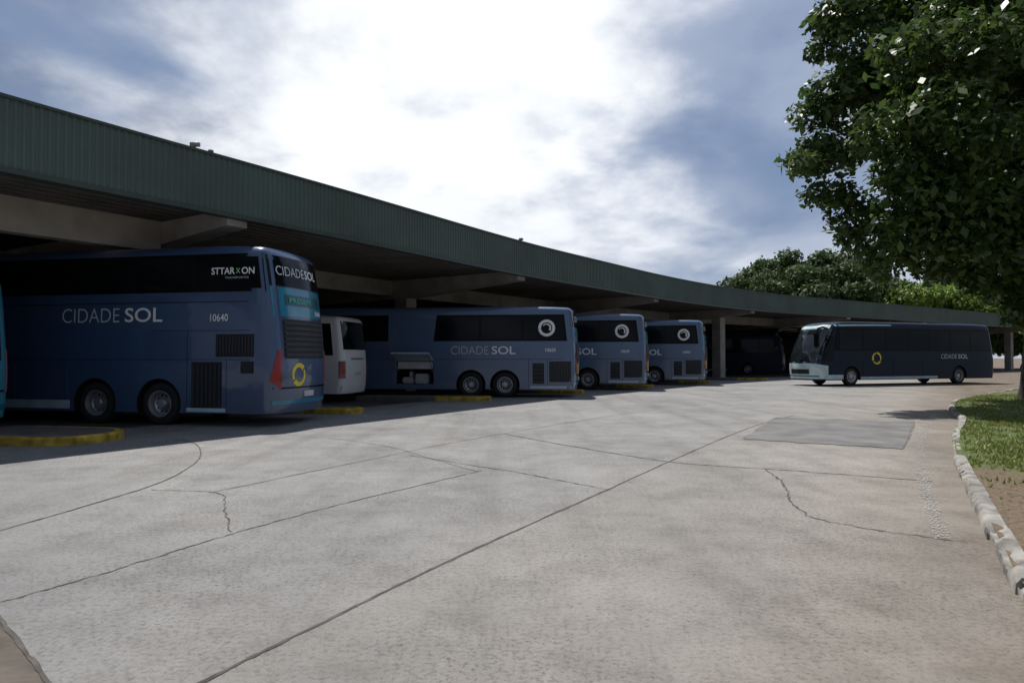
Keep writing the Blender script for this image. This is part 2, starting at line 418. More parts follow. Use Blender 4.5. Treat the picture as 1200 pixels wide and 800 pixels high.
    def louver(x0, x1, z0, z1, n, vert=False):
        p = bmesh.new(); proj_panel(p, bvh, side_P(x0, x1, z0, z1), (0, -1, 0), 4, 4, .008, 0)
        for q in range(n):
            if vert:
                a = x0+(x1-x0)*(q+.2)/n; proj_panel(p, bvh, side_P(a, a+(x1-x0)/n*.5, z0+.03, z1-.03), (0, -1, 0), 1, 4, .025, 1)
            else:
                a = z0+(z1-z0)*(q+.2)/n; proj_panel(p, bvh, side_P(x0+.03, x1-.03, a, a+(z1-z0)/n*.5), (0, -1, 0), 4, 1, .025, 1)
        ob('vent_grille', p, [M['grille'], M['slat']], root)
    def seam(x0, x1, z0, z1):
        p = bmesh.new(); proj_panel(p, bvh, side_P(x0, x1, z0, z1), (0, -1, 0), max(1, int((x1-x0)/.5)), max(1, int((z1-z0)/.4)), .004); ob('panel_seam', p, M['grille'], root)
    T = lambda xs, z: (lambda a, b_: Vector((xs-a, 6, z+b_)))
    if style == 'tall':
        louver(.7, 1.66, 1.60, 2.12, 12, True); louver(1.5, 2.28, .42, 1.48, 7, True); louver(.7, 1.02, 1.22, 1.5, 5)
        seam(.35, 3.4, 2.2, 2.212); seam(2.4, 2.412, .45, 2.2); seam(1.38, 1.392, .4, 1.55); seam(.35, L-1.6, 1.53, 1.542); seam(.35, L-1.6, 2.86, 2.88)
        p = bmesh.new(); proj_panel(p, bvh, side_P(1.4, 2.4, .33, .42), (0, -1, 0), 4, 1, .014); ob('skirt_stripe', p, M['pale'], root)
        p = bmesh.new(); proj_panel(p, bvh, side_P(5.6, 9.5, .36, .56), (0, -1, 0), 8, 1, .014); ob('skirt_stripe', p, M['pale'], root)
        if text:
            put_text('lettering', bvh, T(5.85, 2.42), (0, -1, 0), 'CIDADE', .34, 1.6, -.012, M['txtg'], root)
            put_text('lettering', bvh, T(4.1, 2.42), (0, -1, 0), 'SOL', .34, 1.02, .012, M['txt'], root)
            put_text('fleet_number', bvh, T(1.82, 2.42), (0, -1, 0), '10640', .17, .46, .01, M['txt'], root)
            put_text('lettering', bvh, T(1.80, 3.50), (0, -1, 0), 'STTAR', .16, .60, .02, M['txt'], root, .022)
            put_text('lettering', bvh, T(1.175, 3.52), (0, -1, 0), 'X', .12, .115, .02, M['green'], root, .022)
            put_text('lettering', bvh, T(1.03, 3.50), (0, -1, 0), 'ON', .16, .32, .02, M['txt'], root, .022)
            put_text('lettering', bvh, T(1.45, 3.40), (0, -1, 0), 'TRANSPORTES', .045, .6, 0, M['txtg'], root, .022)
    elif style == 'std':
        louver(.3, 1.15, .62, 1.42, 8, True); louver(1.35, 1.8, .55, 1.35, 5)
        seam(.3, L-1.6, 1.5, 1.515); seam(1.22, 1.235, .45, 1.5); seam(1.95, 1.965, .45, 1.5)
        if text:
            put_text('lettering', bvh, T(5.05, 1.70), (0, -1, 0), 'CIDADE', .32, 1.5, -.012, M['txtg'], root)
            put_text('lettering', bvh, T(3.42, 1.70), (0, -1, 0), 'SOL', .32, .95, .012, M['txt'], root)
            put_text('fleet_number', bvh, T(1.3, 1.80), (0, -1, 0), '10650', .14, .4, .01, M['txt'], root)
        zc = H-.85
        p = bmesh.new()
        def swirl(a0, a1, ra, rb, w0, w1):
            def P(u, v):
                t = math.radians(a0+(a1-a0)*u); r = ra+(rb-ra)*u+(w0+(w1-w0)*u)*(v-.5)
                return Vector((1.25-r*math.cos(t), 6, zc+r*math.sin(t)))
            return P
        proj_panel(p, bvh, swirl(-172, 186, .275, .275, .11, .11), (0, -1, 0), 44, 1, .028)
        proj_panel(p, bvh, swirl(-40, 150, .14, .16, .08, .03), (0, -1, 0), 24, 1, .0285)
        ob('ring_emblem', p, M['txt'], root)
        p = bmesh.new(); proj_panel(p, bvh, side_P(.3, 1.9, .36, .46), (0, -1, 0), 4, 1, .014); ob('skirt_stripe', p, M['pale'], root)
    elif style == 'road':
        zc = 1.52
        if text:
            p = bmesh.new()
            for (a0, a1) in ((-25, 85), (95, 205), (215, 325)):
                proj_panel(p, bvh, lambda u, v: Vector((L-4.35-(.29+(.06+.07*u)*(v-.5))*math.cos(math.radians(a0+(a1-a0)*u)), 6, zc+(.29+(.06+.07*u)*(v-.5))*math.sin(math.radians(a0+(a1-a0)*u)))), (0, -1, 0), 14, 1, .018)
            ob('ring_emblem', p, M['yel'], root)
            put_text('lettering', bvh, T(4.6, 1.5), (0, -1, 0), 'CIDADE', .26, 1.3, -.01, M['txtg'], root)
            put_text('lettering', bvh, T(3.2, 1.5), (0, -1, 0), 'SOL', .26, .8, .01, M['txtg'], root)
        p = bmesh.new(); proj_panel(p, bvh, side_P(fax+.62, L-.75, .38, .62), (0, -1, 0), 6, 4, .008); ob('front_skirt', p, M['front'], root, 30)
        p = bmesh.new(); proj_panel(p, bvh, side_P(4.9, fax-.62, .36, .50), (0, -1, 0), 8, 1, .012); ob('skirt_stripe', p, M['pale'], root)
        p = bmesh.new(); proj_panel(p, bvh, front_P(L, -hw+.28, hw-.28, .40, 1.24), (-1, 0, 0), 12, 6, .012); ob('front_panel', p, M['front'], root, 30)
        p = bmesh.new(); proj_panel(p, bvh, front_P(L, -hw+.2, hw-.2, .50, .60), (-1, 0, 0), 12, 2, .022); ob('bumper_strip', p, M['teal'], root, 30)
        p = bmesh.new(); proj_panel(p, bvh, front_P(L, -.7, .7, H-.72, H-.50), (-1, 0, 0), 6, 2, .022); ob('destination_sign', p, M['black'], root)
        p = bmesh.new(); proj_panel(p, bvh, front_P(L, -hw+.25, hw-.25, H-.41, H-.25), (-1, 0, 0), 12, 3, .02); ob('front_cap', p, M['front'], root, 30)
        for y in (-.5, .45):
            p = bmesh.new(); proj_panel(p, bvh, lambda u, v: Vector((L+6, y-.45+.9*v*.95-.02+.025*u, fz0+.05+.62*v)), (-1, 0, 0), 1, 8, .03); ob('wiper', p, M['grille'], root)
    if hatch:
        p = bmesh.new(); mt = Matrix.Translation((0, hw, 1.46)) @ Matrix.Rotation(math.radians(18), 4, 'X')
        box(p, hatch[0], hatch[1], .02, .92, -.03, .03, 0, mt)
        h = ob('luggage_door', p, M['pale'], root); tag(h, 'raised open luggage door')
        for x in (hatch[0]+.06, hatch[1]-.06):
            p = bmesh.new(); tube(p, [(x, hw-.06, 1.0), (x, hw+.6, 1.62)], [.018, .014], 8); ob('gas_strut', p, M['grey'], root)
        p = bmesh.new(); box(p, hatch[0]+.25, hatch[0]+.8, hw-.75, hw-.2, .525, .92); box(p, hatch[0]+.86, hatch[1]-.15, hw-.85, hw-.3, .525, .78); box(p, hatch[0]+.95, hatch[1]-.4, hw-.8, hw-.42, .782, 1.02)
        bmesh.ops.bevel(p, geom=list(p.edges), offset=.04, segments=2, affect='EDGES')
        ob('luggage', p, M['cargo'], root)
        p = bmesh.new(); box(p, hatch[0]+.04, hatch[1]-.04, hw-.1, hw-.05, 1.12, 1.40); ob('locker_panel', p, M['plate'], root)
    return root

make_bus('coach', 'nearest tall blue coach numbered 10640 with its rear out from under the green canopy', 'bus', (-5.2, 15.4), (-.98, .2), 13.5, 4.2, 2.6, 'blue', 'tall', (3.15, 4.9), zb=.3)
make_bus('coach', 'light blue coach cut off by the left edge, only its rear corner in view', 'bus', (-11.12, 12.2), (-.98, .2), 13.5, 4.1, 2.6, 'ltblue', 'tall', (2.85, 4.2), text=False)
make_bus('minibus', 'small white minibus with red tail lights between the tall coach and the next blue coach', 'minibus', (-5.75, 23.5), (-.98, .2), 8, 3.06, 2.15, 'white', 'mini', (2.0,), wr=.42)
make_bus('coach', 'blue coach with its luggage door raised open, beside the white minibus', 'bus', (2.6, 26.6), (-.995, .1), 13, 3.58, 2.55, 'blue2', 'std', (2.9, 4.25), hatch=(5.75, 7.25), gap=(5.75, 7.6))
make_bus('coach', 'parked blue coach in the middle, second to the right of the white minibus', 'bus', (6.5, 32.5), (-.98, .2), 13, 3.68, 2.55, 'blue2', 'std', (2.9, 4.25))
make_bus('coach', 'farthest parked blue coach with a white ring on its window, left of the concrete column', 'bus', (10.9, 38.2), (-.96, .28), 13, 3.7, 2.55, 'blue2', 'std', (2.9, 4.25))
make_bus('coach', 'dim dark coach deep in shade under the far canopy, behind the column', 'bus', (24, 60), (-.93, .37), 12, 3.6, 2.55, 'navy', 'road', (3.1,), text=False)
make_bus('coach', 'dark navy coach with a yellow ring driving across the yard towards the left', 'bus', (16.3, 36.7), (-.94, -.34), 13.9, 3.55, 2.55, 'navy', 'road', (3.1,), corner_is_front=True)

# ------------------------------------------------------------------ terminal canopy
fp = [(-19, -6), (-12.9, 5.5), (-9.2, 12.3), (-4.8, 19.3), (0, 27.4), (4.2, 33.4), (10.5, 41.9), (19.1, 50.9), (28.9, 57.8), (42, 67), (56, 77), (72, 87)]
cr = catmull(fp, 60)
k = 45; pad = np.vstack([np.repeat(cr[:1], k//2, 0), cr, np.repeat(cr[-1:], k//2, 0)])
cr = np.stack([np.convolve(pad[:, i], np.ones(k)/k, 'valid') for i in (0, 1)], 1)
cr = cr[20:-20]
seg = np.r_[0, np.cumsum(np.linalg.norm(np.diff(cr, axis=0), axis=1))]
TOT = seg[-1]
def cv(a):
    return np.array([np.interp(a, seg, cr[:, 0]), np.interp(a, seg, cr[:, 1])])
def cvn(a):
    t = cv(min(a+.5, TOT))-cv(max(a-.5, 0)); t /= np.linalg.norm(t)
    return np.array([-t[1], t[0]])
HB, HT = 5.0, 6.3
def pt(a, sb, z):
    p = cv(a)+cvn(a)*sb
    return (p[0], p[1], z)
term = empty('bus_terminal', (*pt(TOT*.4, 10, 0),)); tag(term, 'long curved bus terminal with a green corrugated fascia sweeping over the parking bays', 'building')
def tpart(name, bm, m, smooth=None):
    o = ob(name, bm, m, None, smooth); o.parent = term; o.matrix_parent_inverse = Matrix.Translation(-Vector(term.location)); return o
bm = bmesh.new(); prev = None; pat = [0, 0, .028, .028]
for i, a in enumerate(np.arange(0, TOT, .036)):
    o_ = -pat[i % 4]
    v = (bm.verts.new(pt(a, o_, HB)), bm.verts.new(pt(a, o_, HT)))
    if prev: bm.faces.new((prev[0], v[0], v[1], prev[1]))
    prev = v
tpart('fascia', bm, M['fascia'])
def sweep(profile, a0, a1, step, closed=False):
    bm = bmesh.new(); prev = None; n = len(profile)
    for a in np.linspace(a0, a1, max(2, int((a1-a0)/step))):
        v = [bm.verts.new(pt(a, s, z)) for s, z in profile]
        if prev:
            for j in range(n if closed else n-1):
                bm.faces.new((prev[j], v[j], v[(j+1) % n], prev[(j+1) % n]))
        prev = v
    return bm
tpart('fascia_cap', sweep([(-.06, HT-.01), (-.06, HT+.05), (.25, HT+.05), (.25, HT-.01)], 0, TOT, 1, True), M['fcap'])
tpart('fascia_sill', sweep([(-.05, HB-.07), (-.05, HB+.03), (.2, HB+.03), (.2, HB-.07)], 0, TOT, 1, True), M['fcap'])
tpart('roof_deck', sweep([(.3, HT-.25), (26, HT-.1), (26, HT-.35), (.3, HT-.5)], 0, TOT, 1.5, True), M['deck'])
prof = []
for i in range(64):
    s = .22+i*.4; prof += [(s, HB+.16), (s+.28, HB+.16), (s+.29, HB+.22), (s+.39, HB+.22)]
tpart('ceiling', sweep(prof, 0, TOT, 1.5), M['ceil'])
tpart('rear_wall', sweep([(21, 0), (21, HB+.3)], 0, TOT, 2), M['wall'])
tag(ob('bay_shade_floor', sweep([(1.2, .003), (20.9, .003)], 0, TOT, 1.5), M['bay']), kind='structure')  # dark sheet added under the canopy to cut bounce and deepen its shade
base = min(np.arange(0, TOT, .05), key=lambda a: np.linalg.norm(cv(a)-np.array([-6.5, 16.5])))
arcs = [base+13.7*k for k in range(-1, 8) if base+13.7*k < TOT-1]
for ia, a in enumerate(arcs):
    p = cv(a); n = cvn(a); t = np.array([n[1], -n[0]]); bm = bmesh.new(); rows = []
    for (s, zl) in ((.21, 4.78), (6, 4.32), (7, 4.30), (15, 4.30)):
        rows.append([bm.verts.new((*(p+n*s+t*e), z)) for e, z in ((-.28, zl), (.28, zl), (.28, HB+.15), (-.28, HB+.15))])
    for r0, r1 in zip(rows, rows[1:]):
        for j in range(4): bm.faces.new((r0[j], r0[(j+1) % 4], r1[(j+1) % 4], r1[j]))
    bm.faces.new(rows[0]); bm.faces.new(rows[-1][::-1])
    bmesh.ops.recalc_face_normals(bm, faces=bm.faces)
    tpart('roof_beam', bm, M['conc'])
    sbk = 6.6 if ia < 4 else 3.0
    bm = bmesh.new(); c = p+n*sbk
    mt = Matrix.Translation((c[0], c[1], 0)) @ Matrix.Rotation(math.atan2(n[1], n[0]), 4, 'Z')
    box(bm, -.36, .36, -.36, .36, 0, 4.31 if ia < 4 else 4.56, 0, mt)
    bmesh.ops.bevel(bm, geom=list(bm.edges), offset=.03, segments=1, affect='EDGES')
    tpart('column', bm, M['conc'])
tpart('edge_beam', sweep([(3, 4.36), (3, HB+.15), (3.4, HB+.15), (3.4, 4.36)], 0, base-.29, 1.5, True), M['conc'])
tpart('edge_beam', sweep([(7.2, 4.45), (7.2, HB+.15), (7.6, HB+.15), (7.6, 4.45)], base+.3, TOT, 1.5, True), M['conc'])
def fitting(px, label, kind, sc=.7):
    a = min(np.arange(0, TOT, .05), key=lambda a: abs(600+F*cv(a)[0]/max(cv(a)[1], .5)-px) if cv(a)[1] > 3 else 1e9)
    x, y, _ = pt(a, .1, 0)
    r = empty('roof_floodlight' if kind else 'roof_vent', (x, y, HT+.05)); tag(r, label, 'floodlight' if kind else 'vent')
    b1 = bmesh.new(); tube(b1, [(0, 0, 0), (0, 0, .12*sc)], [.03*sc]*2, 8); ob('stem', b1, M['grey'], r)
    b1 = bmesh.new()
    if kind:
        box(b1, -.16*sc, .16*sc, -.06*sc, .06*sc, .1*sc, .24*sc); bmesh.ops.bevel(b1, geom=list(b1.edges), offset=.02*sc, segments=1, affect='EDGES')
    else:
        tube(b1, [(0, 0, .08*sc), (0, 0, .13*sc), (0, 0, .2*sc), (0, 0, .24*sc)], [.11*sc, .15*sc, .13*sc, .04*sc], 14)
    ob('lamp_housing' if kind else 'cowl', b1, M['grey'], r, 40)
fitting(229, 'larger grey fitting on the green roof edge above the nearest coach', True)
fitting(248, 'small round grey vent on the roof edge just right of the floodlight', False, .45)
fitting(613, 'small grey vent alone on the roof edge at the middle of the canopy', False)

# ------------------------------------------------------------------ ground
def ground_mat():
    m = bpy.data.materials.new('worn_concrete'); nt, b = nodes_of(m); N = nt.nodes.new; Lk = nt.links.new
    tc = N('ShaderNodeTexCoord')
    def noise(sc, det=8, rough=.6):
        n = N('ShaderNodeTexNoise'); n.inputs['Scale'].default_value = sc; n.inputs['Detail'].default_value = det; n.inputs['Roughness'].default_value = rough
        Lk(tc.outputs['Object'], n.inputs['Vector']); return n
    def ramp(src, p0, p1, c0=(0, 0, 0, 1), c1=(1, 1, 1, 1)):
        r = N('ShaderNodeValToRGB'); r.color_ramp.elements[0].position = p0; r.color_ramp.elements[1].position = p1
        r.color_ramp.elements[0].color = c0; r.color_ramp.elements[1].color = c1; Lk(src, r.inputs['Fac']); return r.outputs['Color']
    def mix(f, a, bb, mode='MIX'):
        x = N('ShaderNodeMixRGB'); x.blend_type = mode
        for i, v in ((0, f), (1, a), (2, bb)):
            if isinstance(v, bpy.types.NodeSocket): Lk(v, x.inputs[i])
            else: x.inputs[i].default_value = v
        return x.outputs[0]
    def mul(a, bb):
        x = N('ShaderNodeMath'); x.operation = 'MULTIPLY'; Lk(a, x.inputs[0]); Lk(bb, x.inputs[1]); return x.outputs[0]
    big = ramp(noise(.3, 12, .68).outputs['Fac'], .3, .72, (.21, .21, .211, 1), (.35, .345, .335, 1))
    dt = N('ShaderNodeVectorMath'); dt.operation = 'DOT_PRODUCT'; dt.inputs[1].default_value = (15.5, -9.3, 0); Lk(tc.outputs['Object'], dt.inputs[0])
    sd = N('ShaderNodeMapRange'); sd.inputs[1].default_value = -75; sd.inputs[2].default_value = 5; Lk(dt.outputs['Value'], sd.inputs[0])
    sdj = N('ShaderNodeMapRange'); sdj.inputs[1].default_value = -55.1; sdj.inputs[2].default_value = -54.9; sdj.inputs[3].default_value = .0; sdj.inputs[4].default_value = .4; Lk(dt.outputs['Value'], sdj.inputs[0])
    sa = N('ShaderNodeMath'); sa.operation = 'MAXIMUM'; Lk(sd.outputs[0], sa.inputs[0]); Lk(sdj.outputs[0], sa.inputs[1])
    warm = mix(1, big, (1.09, 1.01, .91, 1), 'MULTIPLY')
    col = mix(sa.outputs[0], big, warm)
    sx = N('ShaderNodeMapRange'); sx.inputs[1].default_value = -12; sx.inputs[2].default_value = 34; Lk(dt.outputs['Value'], sx.inputs[0])
    nm = noise(.8, 12, .7); mm = N('ShaderNodeMath'); mm.operation = 'MULTIPLY'; Lk(sx.outputs[0], mm.inputs[0]); Lk(nm.outputs['Fac'], mm.inputs[1])
    mm2 = N('ShaderNodeMath'); mm2.operation = 'MULTIPLY'; mm2.use_clamp = True; mm2.inputs[1].default_value = 1.8; Lk(mm.outputs[0], mm2.inputs[0])
    col = mix(mm2.outputs[0], col, (.165, .13, .095, 1))
    bs = ramp(noise(.55, 10, .7).outputs['Fac'], .55, .75, (0, 0, 0, 1), (.55, .55, .55, 1))
    col = mix(bs, col, (.2, .172, .14, 1))
    st = ramp(noise(1.6, 14, .78).outputs['Fac'], .46, .66)
    col = mix(st, col, mix(1, col, (.76, .75, .735, 1), 'MULTIPLY'))
    area = ramp(noise(.5, 6, .65).outputs['Fac'], .34, .58, (.4, .4, .4, 1), (1, 1, 1, 1))
    sp = ramp(noise(26, 7, .82).outputs['Fac'], .49, .6)
    col = mix(mul(sp, area), col, mix(1, col, (.54, .53, .52, 1), 'MULTIPLY'))
    sp2 = ramp(noise(70, 4, .8).outputs['Fac'], .55, .66)
    col = mix(mul(sp2, area), col, mix(1, col, (1.5, 1.48, 1.45, 1), 'MULTIPLY'))
    vo = N('ShaderNodeTexVoronoi'); vo.inputs['Scale'].default_value = 13; Lk(tc.outputs['Object'], vo.inputs['Vector'])
    pit = ramp(vo.outputs['Distance'], .06, .2, (.4, .38, .36, 1), (1, 1, 1, 1))
    pm = ramp(noise(1.3, 8, .7).outputs['Fac'], .45, .58)
    col = mix(mul(pm, area), col, mix(1, col, pit, 'MULTIPLY'))
    oil = ramp(noise(.7, 8, .7).outputs['Fac'], .58, .74)
    col = mix(oil, col, mix(1, col, (.76, .75, .74, 1), 'MULTIPLY'))
    mp = N('ShaderNodeMapping'); mp.inputs['Rotation'].default_value = (0, 0, math.radians(31)); mp.inputs['Scale'].default_value = (1.6, .09, 1); Lk(tc.outputs['Object'], mp.inputs[0])
    ns = N('ShaderNodeTexNoise'); ns.inputs['Scale'].default_value = 1.0; ns.inputs['Detail'].default_value = 8; Lk(mp.outputs[0], ns.inputs['Vector'])
    sk = ramp(ns.outputs['Fac'], .5, .7)
    col = mix(sk, col, mix(1, col, (.82, .815, .81, 1), 'MULTIPLY'))
    Lk(col, b.inputs['Base Color']); b.inputs['Roughness'].default_value = .85; sset(b, 'Specular IOR Level', .3)
    bp = N('ShaderNodeBump'); bp.inputs['Strength'].default_value = .75; bp.inputs['Distance'].default_value = .02
    Lk(noise(28, 10, .8).outputs['Fac'], bp.inputs['Height']); Lk(bp.outputs['Normal'], b.inputs['Normal'])
    return m
bm = bmesh.new(); bmesh.ops.create_grid(bm, x_segments=4, y_segments=4, size=700)
tag(ob('concrete_yard', bm, ground_mat()), kind='structure')

jb = bmesh.new()
def ribbon(px, w, jit=.02, sub=14, z=.004, wv=.4):
    P = catmull([G(*p) for p in px], sub); rr = random.Random(len(px)*7+int(px[0][0]))
    prev = None; off = 0
    for i in range(len(P)):
        t = P[min(i+1, len(P)-1)]-P[max(i-1, 0)]; t = t/(np.linalg.norm(t)+1e-9); n = np.array([-t[1], t[0]])
        off = off*.6+rr.uniform(-jit, jit); ww = w*rr.uniform(1-wv, 1+wv)/2
        v = (jb.verts.new((*(P[i]+n*(off+ww)), z)), jb.verts.new((*(P[i]+n*(off-ww)), z)))
        if prev: jb.faces.new((prev[0], prev[1], v[1], v[0]))
        prev = v
ribbon([(200, 815), (400, 716), (560, 640), (700, 578), (800, 533), (880, 500), (930, 486)], .026, .006, 20)
ribbon([(-40, 716), (130, 668), (270, 625), (420, 585), (565, 551)], .014, .012, 24, .0044, .6)
ribbon([(590, 508), (690, 526), (790, 541), (900, 549), (1090, 563)], .03, .015, 20, .0048, .6)
ribbon([(895, 549), (915, 565), (925, 585), (950, 605), (1010, 617), (1130, 634)], .016, .022, 18, .0052, .6)
ribbon([(180, 573), (255, 577), (266, 598), (271, 622)], .012, .018, 18, .0056, .6)
ribbon([(-20, 627), (110, 590), (200, 560), (236, 535), (228, 519), (195, 512)], .02, .006, z=.006)
ribbon([(250, 576), (420, 541), (560, 513), (760, 481), (900, 466)], .017, .012, z=.0064)
ribbon([(-8, 705), (30, 755), (75, 812)], .024, .005, z=.012)
ribbon([(480, 533), (600, 552), (712, 573)], .016, .012, 20, .0072, .6)
ribbon([(330, 508), (440, 520), (560, 552)], .012, .02, z=.0076)
tag(ob('pavement_joints', jb, M['joint']), kind='structure')
bm = bmesh.new(); q = [(908, 489), (1072, 494), (1058, 526), (868, 514)]; rp = random.Random(5); loop = []
W_ = [Vector(G(*p)) for p in q]
for i in range(4):
    for j in range(40):
        v = W_[i].lerp(W_[(i+1) % 4], j/40); loop.append(bm.verts.new((v.x+rp.uniform(-.04, .04), v.y+rp.uniform(-.05, .05), .010)))
bm.faces.new(loop)
tag(ob('road_patch', bm, M['patch']), kind='structure')
# darker dirty slab beyond the joint at the bottom left
bm = bmesh.new(); bm.faces.new([bm.verts.new((*G(*p), .0084)) for p in [(-8, 705), (30, 755), (75, 812), (90, 840), (-500, 1000), (-900, 760)]])
tag(ob('dirty_slab', bm, M['dirt']), kind='structure')
# flaked white edge line: separate chips of paint on the concrete
P = catmull([G(*p) for p in [(1095, 484), (1082, 505), (1077, 540), (1088, 590), (1102, 630)]], 30); sg_ = np.r_[0, np.cumsum(np.linalg.norm(np.diff(P, axis=0), axis=1))]
bm = bmesh.new(); rp = random.Random(9)
for i in range(5200):
    s = rp.uniform(0, sg_[-1]); x = np.interp(s, sg_, P[:, 0]); y = np.interp(s, sg_, P[:, 1])
    if rp.random() > .5+.3*math.sin(s*1.7)*math.sin(s*.6+1): continue
    x += rp.uniform(-.075, .075)+rp.gauss(0, .012); r = rp.uniform(.004, .016); a0 = rp.uniform(0, 6.28); z = .004+rp.uniform(0, .004)
    bm.faces.new([bm.verts.new((x+r*rp.uniform(.5, 1.1)*math.cos(a0+k*PI/3), y+r*1.3*rp.uniform(.5, 1.1)*math.sin(a0+k*PI/3), z)) for k in range(6)])
tag(ob('painted_line', bm, M['flake']), kind='structure')

# grass island
kp = [(34, 40), (26, 34), (20.5, 29), (15.6, 24), (13.0, 20.3), (11.0, 16.8), (8.95, 13.9), (7.6, 11.8), (6.55, 10.1), (5.02, 7.44), (3.9, 5.5), (3.29, 4.4), (2.6, 2.6), (1.9, 0), (1.2, -5)]
kc = catmull(kp, 12)
bm = bmesh.new(); inner = [bm.verts.new((x+.03, y, .095)) for x, y in kc]; outer = [bm.verts.new((x+70, y+8, .095)) for x, y in kc]
for i in range(len(kc)-1): bm.faces.new((inner[i], inner[i+1], outer[i+1], outer[i]))
def soil_mat():
    m = bpy.data.materials.new('island_soil'); nt, b = nodes_of(m); N = nt.nodes.new; Lk = nt.links.new
    tc = N('ShaderNodeTexCoord'); sp = N('ShaderNodeSeparateXYZ'); Lk(tc.outputs['Object'], sp.inputs[0])
    n = N('ShaderNodeTexNoise'); n.inputs['Scale'].default_value = 1.2; n.inputs['Detail'].default_value = 9; Lk(tc.outputs['Object'], n.inputs['Vector'])
    n2 = N('ShaderNodeTexNoise'); n2.inputs['Scale'].default_value = 25; n2.inputs['Detail'].default_value = 9; Lk(tc.outputs['Object'], n2.inputs['Vector'])
    mr = N('ShaderNodeMapRange'); mr.inputs[1].default_value = 6.8; mr.inputs[2].default_value = 10; mr.inputs[3].default_value = -.35; mr.inputs[4].default_value = .15; Lk(sp.outputs['Y'], mr.inputs[0])
    ad = N('ShaderNodeMath'); ad.operation = 'ADD'; Lk(n.outputs['Fac'], ad.inputs[0]); Lk(mr.outputs[0], ad.inputs[1])
    r = N('ShaderNodeValToRGB'); r.color_ramp.elements[0].position = .45; r.color_ramp.elements[1].position = .68
    r.color_ramp.elements[0].color = (.17, .125, .08, 1); r.color_ramp.elements[1].color = (.095, .135, .03, 1); Lk(ad.outputs[0], r.inputs['Fac'])
    x = N('ShaderNodeMixRGB'); x.blend_type = 'MULTIPLY'; x.inputs[0].default_value = .7; Lk(r.outputs[0], x.inputs[1])
    r2 = N('ShaderNodeValToRGB'); r2.color_ramp.elements[0].position = .35; r2.color_ramp.elements[1].position = .6; r2.color_ramp.elements[0].color = (.45, .45, .45, 1); Lk(n2.outputs['Fac'], r2.inputs['Fac']); Lk(r2.outputs[0], x.inputs[2])
    Lk(x.outputs[0], b.inputs['Base Color']); b.inputs['Roughness'].default_value = .95
    bp = N('ShaderNodeBump'); bp.inputs['Strength'].default_value = .8; bp.inputs['Distance'].default_value = .04; Lk(n2.outputs['Fac'], bp.inputs['Height']); Lk(bp.outputs[0], b.inputs['Normal'])
    return m
tag(ob('island_ground', bm, soil_mat()), kind='structure')
# kerb stones
bm = bmesh.new(); kseg = np.r_[0, np.cumsum(np.linalg.norm(np.diff(kc, axis=0), axis=1))]; a = 0; rk = random.Random(3)
f = lambda q: np.array([np.interp(q, kseg, kc[:, 0]), np.interp(q, kseg, kc[:, 1])])
def fd(q):
    t = f(min(q+.2, kseg[-1]))-f(max(q-.2, 0)); return t/np.linalg.norm(t)
while a < kseg[-1]-2:
    ln = rk.uniform(.8, 1.7); h = .125+rk.uniform(-.035, .012); dy = rk.uniform(-.02, .02)
    chips = [(rk.uniform(0, ln), rk.uniform(.06, .2), rk.uniform(.4, 1.4)) for _ in range(rk.choice([1, 2, 2, 3]))]
    nseg = max(8, int(ln/.05)); prev = None
    for i in range(nseg+1):
        s = (ln-.014)*i/nseg; c = f(a+s); t = fd(a+s); n = np.array([-t[1], t[0]]); e = .025 if i in (0, nseg) else 0
        cp = sum(w*math.exp(-((s-p)/wd)**2) for p, wd, w in chips); j = lambda k=.008: rk.uniform(-k, k)
        ring = [(-.015+dy, -.02), (-.012+dy+j(), h*.55+j()), (.0+dy+j()+.03*cp, h-.03-e+j()-.05*cp), (.03+dy+j()+.03*cp, h-e+j(.005)-.04*cp), (.08, h-e+j(.005)-.015*cp), (.125, h-e-.005), (.13, -.02)]
        row = [bm.verts.new((*(c+n*y), z)) for y, z in ring]
        if prev:
            for q in range(len(row)-1): bm.faces.new((prev[q], row[q], row[q+1], prev[q+1]))
        if i in (0, nseg): bm.faces.new(row if i else row[::-1])
        prev = row
    a += ln
tag(ob('island_kerb', bm, M['kwhite'], None, 50), kind='structure')

def tri_cloud(name, V, nper, m, parent=None):
    me = bpy.data.meshes.new(name); n = len(V)//nper
    faces = np.arange(n*nper).reshape(n, nper).tolist()
    me.from_pydata(V.tolist(), [], faces); me.materials.append(m)
    o = bpy.data.objects.new(name, me); C.objects.link(o)
    if parent: o.parent = parent
    return o
# grass blades
n = 80000
yy = rng.uniform(7.2, 27, n); kx = np.interp(yy, kc[::-1, 1], kc[::-1, 0]); off = rng.uniform(0, 1, n)**1.3*np.minimum(14, 2.5+yy*.5); xx = kx+.17+off
keep = rng.uniform(0, 1, n) < np.clip((yy-7.4)/3.4, .06, 1)*np.clip(.35+off*1.1, 0, 1)
clump = np.sin(xx*3.1+np.sin(yy*2.3))*np.sin(yy*2.7+xx)+.5*np.sin(xx*7.3+yy*2)*np.sin(yy*6.1)
keep &= rng.uniform(0, 1, n) < .5+.55*clump
xx, yy = xx[keep], yy[keep]; n = len(xx)
an = rng.uniform(0, 2*PI, n); h = rng.uniform(.025, .085, n); w = rng.uniform(.012, .024, n)
lean = rng.normal(0, .035, (n, 2)); z0 = np.full(n, .09)
V = np.empty((n, 3, 3))
V[:, 0] = np.stack([xx-np.cos(an)*w, yy-np.sin(an)*w, z0], 1); V[:, 1] = np.stack([xx+np.cos(an)*w, yy+np.sin(an)*w, z0], 1)
V[:, 2] = np.stack([xx+lean[:, 0], yy+lean[:, 1], z0+h], 1)
tag(tri_cloud('grass', V.reshape(-1, 3), 3, M['blade']), 'short green grass on the kerbed island under the big tree', 'grass', kind='stuff')
